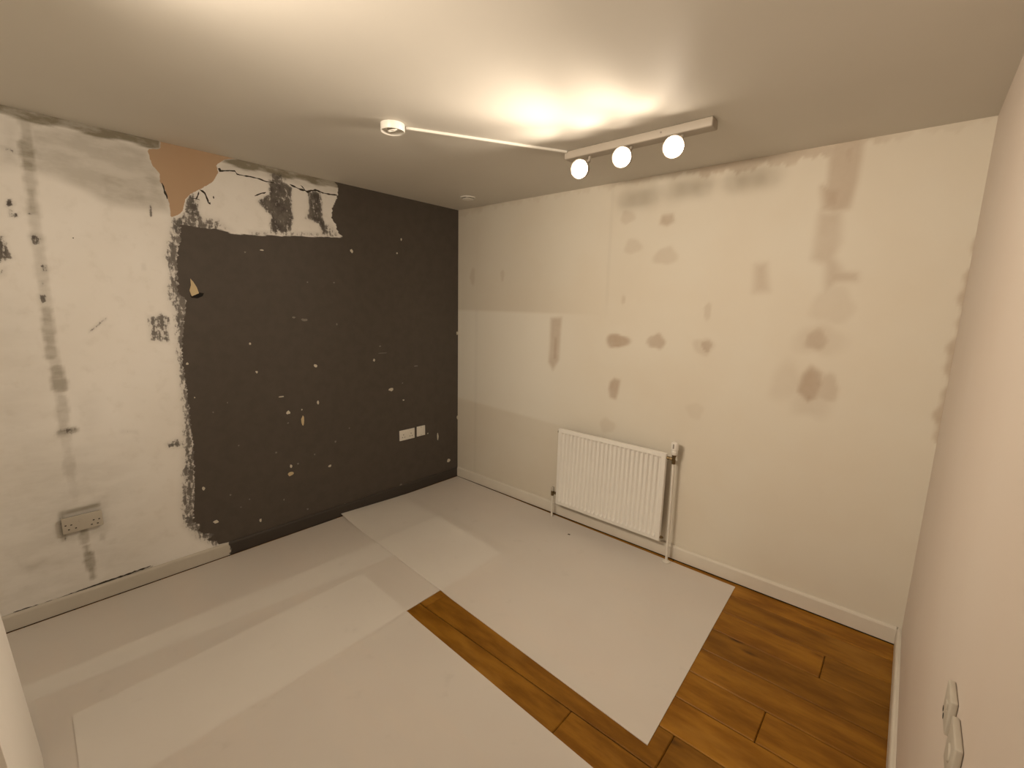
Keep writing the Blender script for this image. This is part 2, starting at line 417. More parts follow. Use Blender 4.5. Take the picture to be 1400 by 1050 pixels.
    TP([(-2.558, 2.339), (-2.388, 2.368), (-2.143, 2.343), (-2.084, 2.247), (-2.072, 2.051), (-2.169, 2.049), (-2.314, 2.046), (-2.401, 2.104), (-2.509, 2.141), (-2.6, 2.152)], 0.40, 0.03)
    TP([(-2.206, 2.293), (-2.09, 2.249), (-2.072, 2.088), (-2.164, 2.108)], 0.50, 0.05)
    TP([(-2.352, 2.208), (-2.125, 2.206), (-2.169, 2.053), (-2.338, 2.076)], 0.50, 0.03)
    TP([(-2.644, 2.349), (-2.583, 2.352), (-2.608, 2.165), (-2.666, 2.152)], 0.35, 0.05)
    TP([(-1.784, 2.383), (-1.11, 2.396), (-1.108, 2.321), (-1.495, 2.338), (-1.815, 2.322)], 0.24, 0.02)
    t = np.maximum(t, 1.0 * sm(z + 0.008 * np.sin(y * 29), 2.35, 2.366) * (1 - sm(bare, -0.01, 0.01)))
    t = np.maximum(t, 0.55 * sm(y, -2.75, -3.0) * 0.5)
    t = np.maximum(t, 0.7 * (1 - sm(seg(y, z, [(-2.944, 0.061), (-2.826, 0.073), (-2.588, 0.081), (-2.324, 0.088)]), 0.004, 0.016)))  # thin shadow along the skirting top, painted as tone
    return {'dark': dark, 'bare': bare, 'grey': g, 'tone': t}

def back_fields(x, z):
    s = np.zeros_like(x)
    def P(poly, k, soft=0.02):
        nonlocal s; s = np.maximum(s, k * sm(sdf(x, z, poly), -soft, soft))
    def E(c, rx, rz, k, soft=0.25):
        nonlocal s
        an = np.arctan2(z - c[1], x - c[0])
        d = np.sqrt(((x - c[0]) / rx) ** 2 + ((z - c[1]) / rz) ** 2) * (1 + 0.10 * np.sin(3 * an + 7 * c[0]) + 0.06 * np.sin(5 * an + 3 * c[1]))
        s = np.maximum(s, k * (1 - sm(d, 1 - soft, 1 + soft)))
    P([(2.663, 2.443), (2.793, 2.431), (2.787, 2.209), (2.773, 2.095), (2.711, 2.086), (2.655, 2.102), (2.667, 2.226)], 0.62)
    P([(2.71, 2.384), (2.766, 2.386), (2.76, 2.294), (2.728, 2.283)], 0.85, 0.03)
    P([(2.648, 2.212), (2.726, 2.201), (2.732, 2.1), (2.667, 2.101)], 0.8, 0.03)
    P([(2.65, 2.092), (2.74, 2.082), (2.757, 1.945), (2.736, 1.87), (2.789, 1.795), (2.838, 1.791), (2.843, 1.756), (2.762, 1.751), (2.721, 1.694), (2.704, 1.837), (2.645, 1.868), (2.646, 2.023)], 0.45, 0.03)
    P([(2.713, 1.815), (2.838, 1.791), (2.843, 1.756), (2.735, 1.751)], 0.55, 0.02)
    E((2.758, 1.637), 0.09, 0.09, 0.20)
    E((2.723, 1.464), 0.11, 0.075, 0.20, 0.4)
    E((2.71, 1.463), 0.05, 0.055, 0.6, 0.4)
    P([(2.703, 1.331), (2.751, 1.298), (2.764, 1.243), (2.745, 1.164), (2.709, 1.139), (2.654, 1.19), (2.67, 1.281)], 0.85, 0.02)
    E((2.782, 1.219), 0.05, 0.07, 0.4)
    E((2.602, 1.226), 0.07, 0.10, 0.20, 0.5)
    E((2.722, 1.133), 0.09, 0.07, 0.22, 0.5)
    P([(2.385, 1.85), (2.441, 1.855), (2.47, 1.709), (2.393, 1.702)], 0.45, 0.03)
    E((1.584, 1.384), 0.085, 0.045, 0.80)
    E((1.866, 1.398), 0.055, 0.045, 0.65)
    E((1.827, 1.4), 0.03, 0.03, 0.5)
    P([(1.554, 1.1), (1.585, 1.13), (1.63, 1.12), (1.619, 1.038), (1.606, 0.985), (1.561, 0.994), (1.546, 1.048)], 0.75, 0.015)
    E((2.173, 1.393), 0.03, 0.035, 0.7)
    E((2.156, 1.388), 0.06, 0.05, 0.25)
    E((2.158, 1.597), 0.02, 0.05, 0.3)
    P([(1.028, 1.516), (1.128, 1.525), (1.122, 1.385), (1.117, 1.211), (1.067, 1.128), (1.023, 1.185), (1.03, 1.325)], 0.60, 0.02)
    P([(1.055, 1.381), (1.102, 1.384), (1.097, 1.209), (1.063, 1.206)], 0.85, 0.015)
    P([(1.837, 2.165), (1.905, 2.166), (1.918, 2.119), (1.874, 2.098), (1.827, 2.115)], 0.62, 0.015)
    E((1.607, 2.176), 0.05, 0.04, 0.30)
    E((1.88, 1.922), 0.075, 0.05, 0.30)
    E((1.657, 1.992), 0.06, 0.045, 0.25)
    E((1.551, 0.789), 0.06, 0.05, 0.22)
    E((2.14, 0.995), 0.05, 0.05, 0.15)
    E((0.182, 1.84), 0.03, 0.07, 0.30)
    E((0.53, 1.843), 0.02, 0.045, 0.30)
    E((1.614, 1.656), 0.015, 0.03, 0.3)
    # ragged joint with the ceiling, stronger to the right
    nz = 0.012 * np.sin(x * 31) + 0.009 * np.sin(x * 73 + 1) + 0.006 * np.sin(x * 160)
    jw = 0.03 + 0.03 * sm(x, 1.9, 2.2) * (1 - sm(x, 2.72, 2.85)) + 0.03 * (1 - sm(x, 0.1, 0.4)) 
    amp = 0.18 + 0.34 * sm(x, 1.8, 2.1) * (1 - sm(x, 2.75, 2.95))
    s = np.maximum(s, amp * sm(z + nz, H - jw, H - jw + 0.02))
    # run-down crack beside the right-hand corner
    d = seg(x, z, [(3.25, 1.91), (3.251, 1.7), (3.244, 1.577), (3.242, 1.322), (3.241, 1.049)])
    wv = 0.034 + 0.010 * np.sin(z * 23) + 0.007 * np.sin(z * 61)
    s = np.maximum(s, 0.70 * (1 - sm(d, wv - 0.012, wv + 0.012)))
    t = np.zeros_like(x)
    t = np.maximum(t, 0.40 * (1 - sm(x, 0.7, 1.5)) * sm(z, 1.545, 1.56))
    t = np.maximum(t, 0.22 * (1 - sm(x, 0.9, 1.6)) * (1 - sm(z + 0.14 * x * 0, 0.70, 0.76)))
    t = np.maximum(t, 0.45 * (1 - sm(np.abs(x - 0.235), 0.006, 0.03)))
    t = np.maximum(t, 0.22 * (1 - sm(np.abs(x - 1.49), 0.004, 0.02)) * sm(z, 1.5, 1.7))
    pale = sm(z, 0.0, 0.01) * 0
    up = sm(z, 0.745 - 0.04 * x, 0.77 - 0.04 * x) * (1 - sm(z, 1.545, 1.556))
    pale = up * (1 - sm(x, 0.85, 1.55)) * 0.9
    return {'stain': s, 'pale': pale, 'tone': t}

# ---------------------------------------------------------------- room shell
wall_left = wall_grid('wall_left', lambda u, v, b: np.stack([np.full(u.shape, -b), u, v], 1), 0, YF, 0, 0, H, 0.01, left_fields, M_wl)
wall_back = wall_grid('wall_back', lambda u, v, b: np.stack([u, np.full(u.shape, b), v], 1), 0, 0, W, 0, H, 0.0125, back_fields, M_wb)
bm = box(bmesh.new(), W, W + 0.1, YF, 0, 0, H)
wall_right = link('wall_right', bm, M_wr, kind='structure')
bm = box(bmesh.new(), -0.1, W + 0.1, YF - 0.1, YF, 0, H)
wall_front = link('wall_front', bm, M_wf, kind='structure')
bm = box(bmesh.new(), -0.1, W + 0.1, YF - 0.1, 0.1, H, H + 0.1)
ceiling = link('ceiling', bm, M_ceil, kind='structure')
bm = box(bmesh.new(), -0.1, W + 0.1, YF - 0.1, 0.1, -0.1, -0.010)
floor = link('floor', bm, M_sub, kind='structure')

# ---- laminate planks: parts of the floor, each its own piece, top at z = 0
random.seed(4)
PW, PLN = 0.178, 1.285
joint = {2: 2.96, 5: 2.825, 7: 2.59, 8: 2.24, 1: 2.2, 0: 2.1, 3: 2.25, 4: 2.05, 6: 2.3, 9: 2.0}
k = 0
y1 = -0.012
while y1 > YF + 0.01:
    y0 = max(-(0.155 + PW * k), YF + 0.004)
    j = joint.get(k, random.uniform(1.6, 2.9))
    cuts = [j]
    while cuts[-1] < W: cuts.append(cuts[-1] + PLN)
    while cuts[0] > 0: cuts.insert(0, cuts[0] - PLN)
    for a, b in zip(cuts, cuts[1:]):
        a2, b2 = max(a, 0.004), min(b, W - 0.004)
        if b2 - a2 < 0.03: continue
        bm = box(bmesh.new(), a2 + 0.0010, b2 - 0.0010, y0 + 0.0019, y1 - 0.0019, -0.010, 0.0, 0.0034, 1)
        link('plank', bm, M_wood, floor)
    y1 = y0; k += 1

# ---- skirtings: profile swept along each wall
def skirting(name, axis, a, b, wallpos, sign, height, thick, mat, gap=0.006):
    prof = [(0, gap), (thick, gap), (thick, height * 0.86), (thick * 0.8, height * 0.95), (thick * 0.45, height), (0, height)]
    bm = bmesh.new(); ends = []
    for t in (a, b):
        ring = []
        for d, z in prof:
            ring.append(bm.verts.new((wallpos + sign * d, t, z) if axis == 'y' else (t, wallpos + sign * d, z)))
        ends.append(ring)
    n = len(prof)
    for i in range(n):
        bm.faces.new((ends[0][i], ends[0][(i + 1) % n], ends[1][(i + 1) % n], ends[1][i]))
    bm.faces.new(ends[0]); bm.faces.new(list(reversed(ends[1])))
    return link(name, bm, mat, kind='structure')
skirting('baseboard_left', 'y', YF + 0.001, -0.001, 0.0005, 1, 0.088, 0.012, M_skl)
skirting('baseboard_back', 'x', 0.013, W - 0.019, -0.0005, -1, 0.094, 0.016, M_skirt)
skirting('baseboard_right', 'y', YF + 0.02, -0.001, W - 0.0005, -1, 0.094, 0.018, M_skirt)
skirting('baseboard_front', 'x', 0.013, W - 0.019, YF + 0.0005, 1, 0.094, 0.016, M_skirt)

# ---- things attached to the dark wall surface: chips, cracks, painted skirting shadow line
def blob(bm, cy, cz, ry, rz, rng, x=0.0, th=0.0009, n=9):
    ring_f, ring_b = [], []
    for i in range(n):
        a = 2 * PI * i / n
        r = rng.uniform(0.65, 1.15)
        p = (cy + ry * r * math.cos(a), cz + rz * r * math.sin(a))
        ring_f.append(bm.verts.new((x + th, *p))); ring_b.append(bm.verts.new((x, *p)))
    bm.faces.new(ring_f)
    for i in range(n):
        j = (i + 1) % n
        bm.faces.new((ring_b[i], ring_b[j], ring_f[j], ring_f[i]))
rng = random.Random(11)
CH = [('d', -1.712, 1.879, 0.0061, 0.0065), ('w', -1.617, 1.901, 0.0129, 0.0044), ('w', -1.016, 1.959, 0.0114, 0.0153), ('w', -0.593, 2.087, 0.0068, 0.0138), ('w', -0.633, 1.98, 0.0084, 0.0069), ('d', -1.344, 1.723, 0.0062, 0.0048), ('d', -1.158, 1.729, 0.0068, 0.005), ('d', -1.446, 1.491, 0.012, 0.0072), ('d', -1.379, 1.474, 0.0223, 0.0098), ('d', -1.149, 1.441, 0.0055, 0.0078), ('w', -1.723, 1.329, 0.0063, 0.008), ('w', -1.696, 1.15, 0.0075, 0.0082), ('w', -1.318, 1.159, 0.0117, 0.0141), ('w', -0.86, 1.166, 0.0096, 0.0142), ('d', -0.804, 1.269, 0.0081, 0.0057), ('w', -1.558, 0.973, 0.021, 0.0049), ('w', -1.519, 0.86, 0.0132, 0.0138), ('w', -1.313, 0.898, 0.0105, 0.0158), ('w', -1.427, 0.865, 0.005, 0.0064), ('y', -1.425, 0.788, 0.0101, 0.0349), ('w', -0.715, 0.919, 0.0206, 0.0149), ('w', -0.597, 0.816, 0.009, 0.0077), ('d', -0.604, 0.958, 0.0072, 0.0046), ('d', -1.084, 0.669, 0.0059, 0.0056), ('d', -1.196, 0.588, 0.0071, 0.0083), ('d', -1.611, 0.602, 0.0069, 0.0063), ('w', -1.522, 0.485, 0.0097, 0.013), ('y', -1.527, 0.429, 0.0195, 0.0157), ('d', -1.474, 0.489, 0.0062, 0.0079), ('w', -1.249, 0.415, 0.0139, 0.0112), ('w', -2.035, 0.476, 0.0084, 0.0126), ('d', -1.898, 0.393, 0.006, 0.006), ('d', -1.792, 0.33, 0.0043, 0.0049), ('d', -1.582, 0.26, 0.0048, 0.0065), ('w', -1.987, 0.245, 0.0175, 0.0107), ('w', -1.737, 0.166, 0.0067, 0.0127), ('w', -0.238, 0.432, 0.0084, 0.0342), ('w', -0.111, 0.178, 0.0224, 0.016), ('w', -0.784, 0.081, 0.0087, 0.0063), ('d', -1.142, 0.071, 0.0119, 0.0295), ('d', -0.638, 0.094, 0.0147, 0.0098), ('w', -2.056, 1.231, 0.007, 0.0084), ('w', -2.037, 1.033, 0.0036, 0.0043), ('d', -1.951, 0.932, 0.0038, 0.0045), ('w', -0.009, 1.345, 0.0111, 0.0165), ('w', -0.002, 0.565, 0.0115, 0.0211), ('d', -0.468, 1.087, 0.0226, 0.0046), ('d', -1.426, 0.14, 0.0078, 0.0069), ('w', -0.349, 0.483, 0.0081, 0.005), ('d', -1.872, 0.979, 0.0039, 0.0045), ('d', -0.788, 1.214, 0.0496, 0.003), ('d', -1.83, 0.699, 0.0051, 0.0047), ('d', -1.355, 0.528, 0.0053, 0.0067), ('d', -1.524, 0.788, 0.0072, 0.005), ('d', -1.845, 0.294, 0.0042, 0.0037)]
for nm, mat in (('w', M_chipw), ('d', M_chipd), ('y', M_chipy)):
    bm = bmesh.new()
    for kind, cy, cz, ry, rz in CH:
        if kind == nm: blob(bm, cy, cz, ry, rz, rng)
    link('paint_chip', bm, mat, wall_left, kind='stuff')
def ribbon(bm, pts, w, rng, x=0.0, th=0.0008):
    P_ = []
    for (a, b), (c, d) in zip(pts, pts[1:]):
        m = max(2, int(math.hypot(c - a, d - b) / 0.012))
        for q in range(m): P_.append((a + (c - a) * q / m, b + (d - b) * q / m))
    P_.append(pts[-1])
    rows = []
    for i, (y, z) in enumerate(P_):
        y2, z2 = P_[min(i + 1, len(P_) - 1)]; y1_, z1_ = P_[max(i - 1, 0)]
        L_ = math.hypot(y2 - y1_, z2 - z1_) + 1e-9
        ny, nz = -(z2 - z1_) / L_, (y2 - y1_) / L_
        ww = w * rng.uniform(0.35, 1.25) * (0.3 if i in (0, len(P_) - 1) else 1)
        o = rng.uniform(-0.4, 0.4) * w
        rows.append([bm.verts.new((x + th, y + ny * (o + s_ * ww), z + nz * (o + s_ * ww))) for s_ in (-1, 1)])
    for r0, r1 in zip(rows, rows[1:]): bm.faces.new((r0[0], r0[1], r1[1], r1[0]))
bm = bmesh.new()
for pts, w in [([(-1.819, 2.325), (-1.815, 2.314), (-1.774, 2.325), (-1.736, 2.331), (-1.725, 2.318), (-1.663, 2.317), (-1.635, 2.317), (-1.602, 2.318), (-1.565, 2.309), (-1.518, 2.312)], 0.004), ([(-1.425, 2.322), (-1.385, 2.313), (-1.357, 2.305), (-1.315, 2.3), (-1.261, 2.319), (-1.201, 2.312), (-1.155, 2.312), (-1.108, 2.314)], 0.006), ([(-1.92, 2.195), (-1.897, 2.18), (-1.883, 2.132), (-1.873, 2.126)], 0.005), ([(-1.356, 2.332), (-1.324, 2.303)], 0.005), ([(-1.637, 2.213), (-1.608, 2.231), (-1.569, 2.247)], 0.004), ([(-1.972, 2.143), (-1.942, 2.141), (-1.925, 2.14)], 0.003), ([(-1.942, 2.137), (-1.925, 2.183)], 0.003), ([(-2.092, 2.194), (-2.082, 2.16), (-2.073, 2.117)], 0.006), ([(-1.855, 2.173), (-1.856, 2.157)], 0.004), ([(-1.822, 2.324), (-1.807, 2.319)], 0.007), ([(-2.466, 1.87), (-2.461, 1.868)], 0.004), ([(-2.852, 0.091), (-2.75, 0.084), (-2.588, 0.089), (-2.323, 0.099)], 0.0045)]:  # last entry is the shadow line on the left skirting top, drawn dark
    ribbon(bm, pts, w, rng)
link('crack_and_skirting_shadow', bm, M_crack_shadow, wall_left, kind='stuff')
# torn flake of yellow lining on the dark wall, standing off the surface, with its shadow painted below
def flake(name, poly, x0, x1, mat):
    bm = bmesh.new()
    c = (sum(p[0] for p in poly) / len(poly), sum(p[1] for p in poly) / len(poly))
    f = [bm.verts.new((x1, y, z)) for y, z in poly]; b = [bm.verts.new((x0, y, z)) for y, z in poly]
    bm.faces.new(f)
    for i in range(len(poly)):
        j = (i + 1) % len(poly); bm.faces.new((b[i], b[j], f[j], f[i]))
    return link(name, bm, mat, wall_left)
flake('torn_lining', [(-2.004, 1.707), (-1.992, 1.691), (-1.977, 1.66), (-1.969, 1.628), (-2.005, 1.61), (-2.013, 1.642), (-2.004, 1.671)], 0.0, 0.003, M_chipy)
flake('torn_lining_shadow', [(-2.012, 1.614), (-1.968, 1.632), (-1.944, 1.629), (-1.952, 1.612), (-1.978, 1.599), (-2.006, 1.602)], 0.0, 0.0012, M_hole_shadow)  # black piece painted as the shadow under the torn flake

# ---------------------------------------------------------------- floor protection sheets
TH = 0.003
sheets = []
def inside_dist(x, y, quad):
    px, py = np.array([x]), np.array([y])
    return float(sdf(px, py, quad)[0])
def drape(x, y, below):
    h = 0.0008
    for quad, fn in below:
        d = inside_dist(x, y, quad)
        top = fn(x, y) + TH + 0.0006
        k_ = 1.0 if d >= -0.004 else max(0.0, 1 + (d + 0.004) / 0.09)
        h = max(h, 0.0008 + (top - 0.0008) * k_ * k_ * (3 - 2 * k_))
    return h
def sheet(label, c, below, lift=None, nu=72, nv=72):
    """c: corner quad (x, y) in order a,b,c,d"""
    def fn(x, y): return drape(x, y, below)
    A, B, C_, D_ = [Vector((*q, 0)) for q in c]
    bm = bmesh.new(); top, bot = [], []
    for i in range(nu + 1):
        rt, rb = [], []
        for j in range(nv + 1):
            u, v = i / nu, j / nv
            p = A * (1 - u) * (1 - v) + B * u * (1 - v) + C_ * u * v + D_ * (1 - u) * v
            z = fn(p.x, p.y) + (lift(p.x, p.y) if lift else 0)
            rt.append(bm.verts.new((p.x, p.y, z + TH))); rb.append(bm.verts.new((p.x, p.y, z)))
        top.append(rt); bot.append(rb)
    for i in range(nu):
        for j in range(nv):
            bm.faces.new((top[i][j], top[i + 1][j], top[i + 1][j + 1], top[i][j + 1]))
    for i in range(nu):
        bm.faces.new((top[i][0], bot[i][0], bot[i + 1][0], top[i + 1][0]))
        bm.faces.new((top[i][nv], top[i + 1][nv], bot[i + 1][nv], bot[i][nv]))
    for j in range(nv):
        bm.faces.new((top[0][j], top[0][j + 1], bot[0][j + 1], bot[0][j]))
        bm.faces.new((top[nu][j], bot[nu][j], bot[nu][j + 1], top[nu][j + 1]))
    o = link('protection_sheet', bm, M_sheet)
    tag(o, label, 'floor sheet')
    return (c, fn)
QA = [(0.020, -2.96), (0.62, -2.96), (0.80, -0.69), (0.020, -0.67)]
QB = [(0.515, -2.95), (1.31, -2.95), (1.235, -0.725), (0.545, -0.68)]
QC = [(0.84, -2.73), (3.15, -2.80), (3.12, -1.575), (0.80, -1.475)]
QD = [(0.016, -1.185), (2.532, -1.335), (2.484, -0.056), (0.022, -0.020)]
A_ = sheet('white floor sheet along the foot of the patchy wall', QA, [])
B_ = sheet('white floor sheet lying crosswise, its edge closing the end of the bare wood strip', QB, [A_])
C3 = sheet('large white floor sheet nearest the camera, below the wood strip', QC, [A_, B_])
def lift(x, y):
    a = max(0.0, 1 - (x - 0.016) / 0.45); b = max(0.0, 1 - (y + 1.19) / 0.5)
    return 0.020 * a * a * b
D4 = sheet('white floor sheet in front of the radiator, one corner lifting', QD, [A_, B_], lift)

bm = bmesh.new()
rg = random.Random(3)
ringa = [bm.verts.new((0.013 * rg.uniform(0.6, 1.1) * math.cos(k_), 0.008 * rg.uniform(0.6, 1.1) * math.sin(k_), 0.0)) for k_ in [i * PI / 4 for i in range(8)]]
ringb = [bm.verts.new((v.co.x * 0.8, v.co.y * 0.8, 0.003)) for v in ringa]
for i in range(8): bm.faces.new((ringa[i], ringa[(i + 1) % 8], ringb[(i + 1) % 8], ringb[i]))
bm.faces.new(ringb); bm.faces.new(list(reversed(ringa)))
o = link('plaster_flake', bm, plain('dark_flake', (0.16, 0.13, 0.10), 0.8), loc=(1.421, -0.217, D4[1](1.421, -0.217) + TH + 0.0005))
tag(o, 'tiny dark flake lying on the floor sheet below the left part of the radiator', 'debris')

# ---------------------------------------------------------------- radiator on the back wall
X0, X1, Z0, Z1, YR = 1.204, 2.026, 0.130, 0.720, -0.098
rad = empty('radiator', ((X0 + X1) / 2, 0, Z0), 'white ribbed panel radiator on the pale wall', 'radiator')
def rlink(nm, bm, mat, parent=None, smooth=False, label=None):
    par = parent or rad
    base = rad.location
    bm.transform(Matrix.Translation(-base))
    o = link(nm, bm, mat, par, smooth)
    if label: o['label'] = label
    return o
# front panel with vertical flutes
bm = bmesh.new()
NF = 24; m = 0.026
xs, ds = [X0, X0 + 0.004, X0 + m], [0.010, 0.002, 0.0]
pitch = (X1 - X0 - 2 * m) / NF
for i in range(NF):
    for f, d in ((0.12, 0.0), (0.34, 0.0130), (0.50, 0.0150), (0.66, 0.0130), (0.88, 0.0)):
        xs.append(X0 + m + (i + f) * pitch); ds.append(d)
xs += [X1 - m, X1 - 0.004, X1]; ds += [0.0, 0.002, 0.010]
zs = [(Z0, 0.0, 0.010), (Z0 + 0.004, 0.0, 0.002), (Z0 + 0.026, 0.0, 0), (Z0 + 0.040, 1.0, 0), (Z1 - 0.040, 1.0, 0), (Z1 - 0.026, 0.0, 0), (Z1 - 0.004, 0.0, 0.002), (Z1, 0.0, 0.010)]
grid = []
for x, d in zip(xs, ds):
    edge = x < X0 + 0.005 or x > X1 - 0.005
    col = []
    for z, f, e in zs:
        dd = max(d if edge else d * f, e)
        col.append(bm.verts.new((x, YR + dd, z)))
    grid.append(col)
for a, b in zip(grid, grid[1:]):
    for j in range(len(zs) - 1): bm.faces.new((a[j], b[j], b[j + 1], a[j + 1]))
yb = YR + 0.019
rimf = [c[0] for c in grid] + grid[-1][1:] + [c[-1] for c in reversed(grid)][1:] + list(reversed(grid[0]))[1:-1]
rimb = [bm.verts.new((v.co.x, yb, v.co.z)) for v in rimf]
for i in range(len(rimf)):
    j = (i + 1) % len(rimf); bm.faces.new((rimf[i], rimf[j], rimb[j], rimb[i]))
bm.faces.new(rimb)
rlink('panel', bm, M_rad, smooth=True)
# convector fins welded to the back of the panel
bm = bmesh.new()
pts = []
nf = 40
for i in range(nf + 1):
    x = X0 + 0.04 + (X1 - X0 - 0.08) * i / nf
    pts += [(x, yb + 0.001 if i % 2 else yb + 0.032)]
for (xa, ya), (xb, yb2) in zip(pts, pts[1:]):
    v = [bm.verts.new((xa, ya, Z0 + 0.05)), bm.verts.new((xb, yb2, Z0 + 0.05)), bm.verts.new((xb, yb2, Z1 - 0.012)), bm.verts.new((xa, ya, Z1 - 0.012))]
    bm.faces.new(v)
rlink('convector_fin', bm, M_fin).update_tag()
# hanging brackets
for bx in (X0 + 0.13, X1 - 0.13):
    bm = box(bmesh.new(), bx - 0.015, bx + 0.015, -0.070, -0.0005, Z0 + 0.03, Z1 - 0.06, 0.001, 1)
    rlink('bracket', bm, M_fin)
# end spigots (left bottom: lockshield, right top: thermostatic, right bottom: plug)
yc = YR + 0.010 + 0.008
bm = lathe(bmesh.new(), [(0, 0), (0.010, 0), (0.010, 0.012), (0.007, 0.014), (0.007, 0.02), (0, 0.02)], (X1 - 0.002, yc - 0.004, Z0 + 0.030), (1, 0, 0), 6)
rlink('blanking_plug', bm, M_brass, label='small brass blanking plug')
# right-hand valve
xv, zv = 2.068, 0.690
bm = bmesh.new()
lathe(bm, [(0, 0), (0.011, 0), (0.011, 0.014), (0.008, 0.015), (0.008, 0.022), (0.0125, 0.023), (0.0125, 0.036), (0, 0.036)], (X1 - 0.001, yc, zv), (1, 0, 0), 8)
lathe(bm, [(0, -0.030), (0.0115, -0.030), (0.0125, -0.010), (0.0125, -0.006), (0.010, -0.004), (0.010, 0.014), (0.013, 0.016), (0.013, 0.030), (0, 0.030)], (xv, yc, zv), (0, 0, 1), 12)
v1 = rlink('thermostatic_valve', bm, M_brass, smooth=True, label='tarnished brass valve body')
bm = bmesh.new()
prof = [(0, 0.028), (0.014, 0.028), (0.019, 0.034), (0.021, 0.045), (0.021, 0.052), (0.018, 0.054), (0.018, 0.060), (0.0225, 0.062), (0.0225, 0.096), (0.020, 0.106), (0.014, 0.110), (0, 0.110)]
lathe(bm, prof, (xv, yc, zv), (0, 0, 1), 24)
head = rlink('valve_head', bm, M_plastic, v1, smooth=True, label='white thermostatic head')
bm = box(bmesh.new(), xv - 0.004, xv + 0.004, yc - 0.0235, yc - 0.019, zv + 0.072, zv + 0.100, 0.0008, 1)
rlink('valve_marker', bm, M_fin, v1, label='grey setting mark')
bm = tube(bmesh.new(), [(xv, yc, zv - 0.028), (xv + 0.003, yc, 0.45), (xv + 0.006, yc, 0.20), (xv + 0.008, yc, 0.012)], 0.0085, 16)
rlink('riser_pipe', bm, M_pipe, smooth=True, label='white painted riser pipe')
bm = lathe(bmesh.new(), [(0.0088, 0.0), (0.024, 0.0), (0.024, 0.004), (0.018, 0.010), (0.0088, 0.012)], (xv + 0.008, yc, 0.006), (0, 0, 1), 20)
rlink('pipe_collar', bm, M_pipe, smooth=True)
# left-hand lockshield valve
xl, zl = 1.166, 0.205
bm = bmesh.new()
lathe(bm, [(0, 0), (0.0125, 0), (0.0125, 0.012), (0.008, 0.013), (0.008, 0.022), (0.011, 0.023), (0.011, 0.040), (0, 0.040)], (xl, yc, zl), (1, 0, 0), 8)
lathe(bm, [(0, -0.024), (0.0115, -0.024), (0.0125, -0.006), (0.0125, 0.012), (0.010, 0.014), (0, 0.014)], (xl, yc, zl), (0, 0, 1), 12)
v2 = rlink('lockshield_valve', bm, M_brass, smooth=True, label='tarnished brass valve body')
bm = lathe(bmesh.new(), [(0, 0.012), (0.011, 0.012), (0.0125, 0.018), (0.0125, 0.036), (0.010, 0.044), (0, 0.045)], (xl, yc, zl), (0, 0, 1), 20)
rlink('valve_cap', bm, M_old, v2, smooth=True, label='off-white push-on cap')
bm = tube(bmesh.new(), [(xl, yc, zl - 0.022), (xl, yc, 0.012)], 0.008, 16)
rlink('riser_pipe', bm, M_pipe, smooth=True)
# top-left bleed nut
bm = lathe(bmesh.new(), [(0, 0), (0.009, 0), (0.009, 0.008), (0, 0.009)], (X0 + 0.001, yc, Z1 - 0.03), (-1, 0, 0), 6)
rlink('bleed_nut', bm, M_brass)

# ---------------------------------------------------------------- sockets
def frame_mtx(origin, normal, up=Vector((0, 0, 1)), roll=0.0):
    n = Vector(normal).normalized(); r = up.cross(n).normalized(); u = n.cross(r)
    m_ = Matrix(((r.x, u.x, n.x, origin[0]), (r.y, u.y, n.y, origin[1]), (r.z, u.z, n.z, origin[2]), (0, 0, 0, 1)))
    return m_ @ Matrix.Rotation(roll, 4, 'Z')
def place(o, mtx): o.matrix_world = mtx; return o
def sock_empty(name, mtx, label, cat, group=None):
    o = empty(name, (0, 0, 0), label, cat, group); o.matrix_world = mtx; return o
def kid(parent, nm, bm, mat, smooth=False, label=None):
    o = link(nm, bm, mat, parent, smooth)
    if label: o['label'] = label
    return o
def double_socket(mtx, label, mat, w=0.150, h=0.087, depth=0.009, clean=True):
    s = sock_empty('double_socket', mtx, label, 'socket')
    bm = box(bmesh.new(), -w / 2, w / 2, -h / 2, h / 2, 0.0005, depth, 0.0025, 3)
    kid(s, 'faceplate', bm, mat, True)
    for cx in (-w / 4 + 0.0, w / 4):
        for (px, py, sx, sy) in ((0, 0.004, 0.0023, 0.0048), (-0.011, -0.018, 0.0042, 0.0022), (0.011, -0.018, 0.0042, 0.0022)):
            bm = box(bmesh.new(), cx + px - sx, cx + px + sx, py - sy, py + sy, depth - 0.004, depth + 0.0003)
            kid(s, 'pin_slot', bm, M_hole_shadow)
        bx = cx + (0.018 if cx < 0 else -0.018)
        bm = box(bmesh.new(), bx - 0.006, bx + 0.006, 0.018, 0.034, depth - 0.001, depth + 0.0022, 0.001, 2)
        kid(s, 'rocker_switch', bm, mat, True)
    return s
double_socket(frame_mtx((0.0, -0.570, 0.519), (1, 0, 0)), 'clean white double socket on the dark painted wall', M_plastic)
# single outlet plate next to it
s = sock_empty('outlet_plate', frame_mtx((0.0, -0.427, 0.522), (1, 0, 0)), 'small square white outlet plate beside the clean double socket', 'socket')
kid(s, 'faceplate', box(bmesh.new(), -0.043, 0.043, -0.043, 0.043, 0.0005, 0.009, 0.0025, 3), M_plastic, True)
for cx in (-0.012, 0.012):
    kid(s, 'outlet_module', box(bmesh.new(), cx - 0.0105, cx + 0.0105, -0.024, 0.024, 0.008, 0.0102, 0.0008, 1), M_plastic, True)
for cy in (-0.034, 0.034):
    kid(s, 'screw_head', lathe(bmesh.new(), [(0, 0.0101), (0.003, 0.0099), (0.003, 0.0085)], (0, cy, 0), (0, 0, 1), 12), M_fin, True)
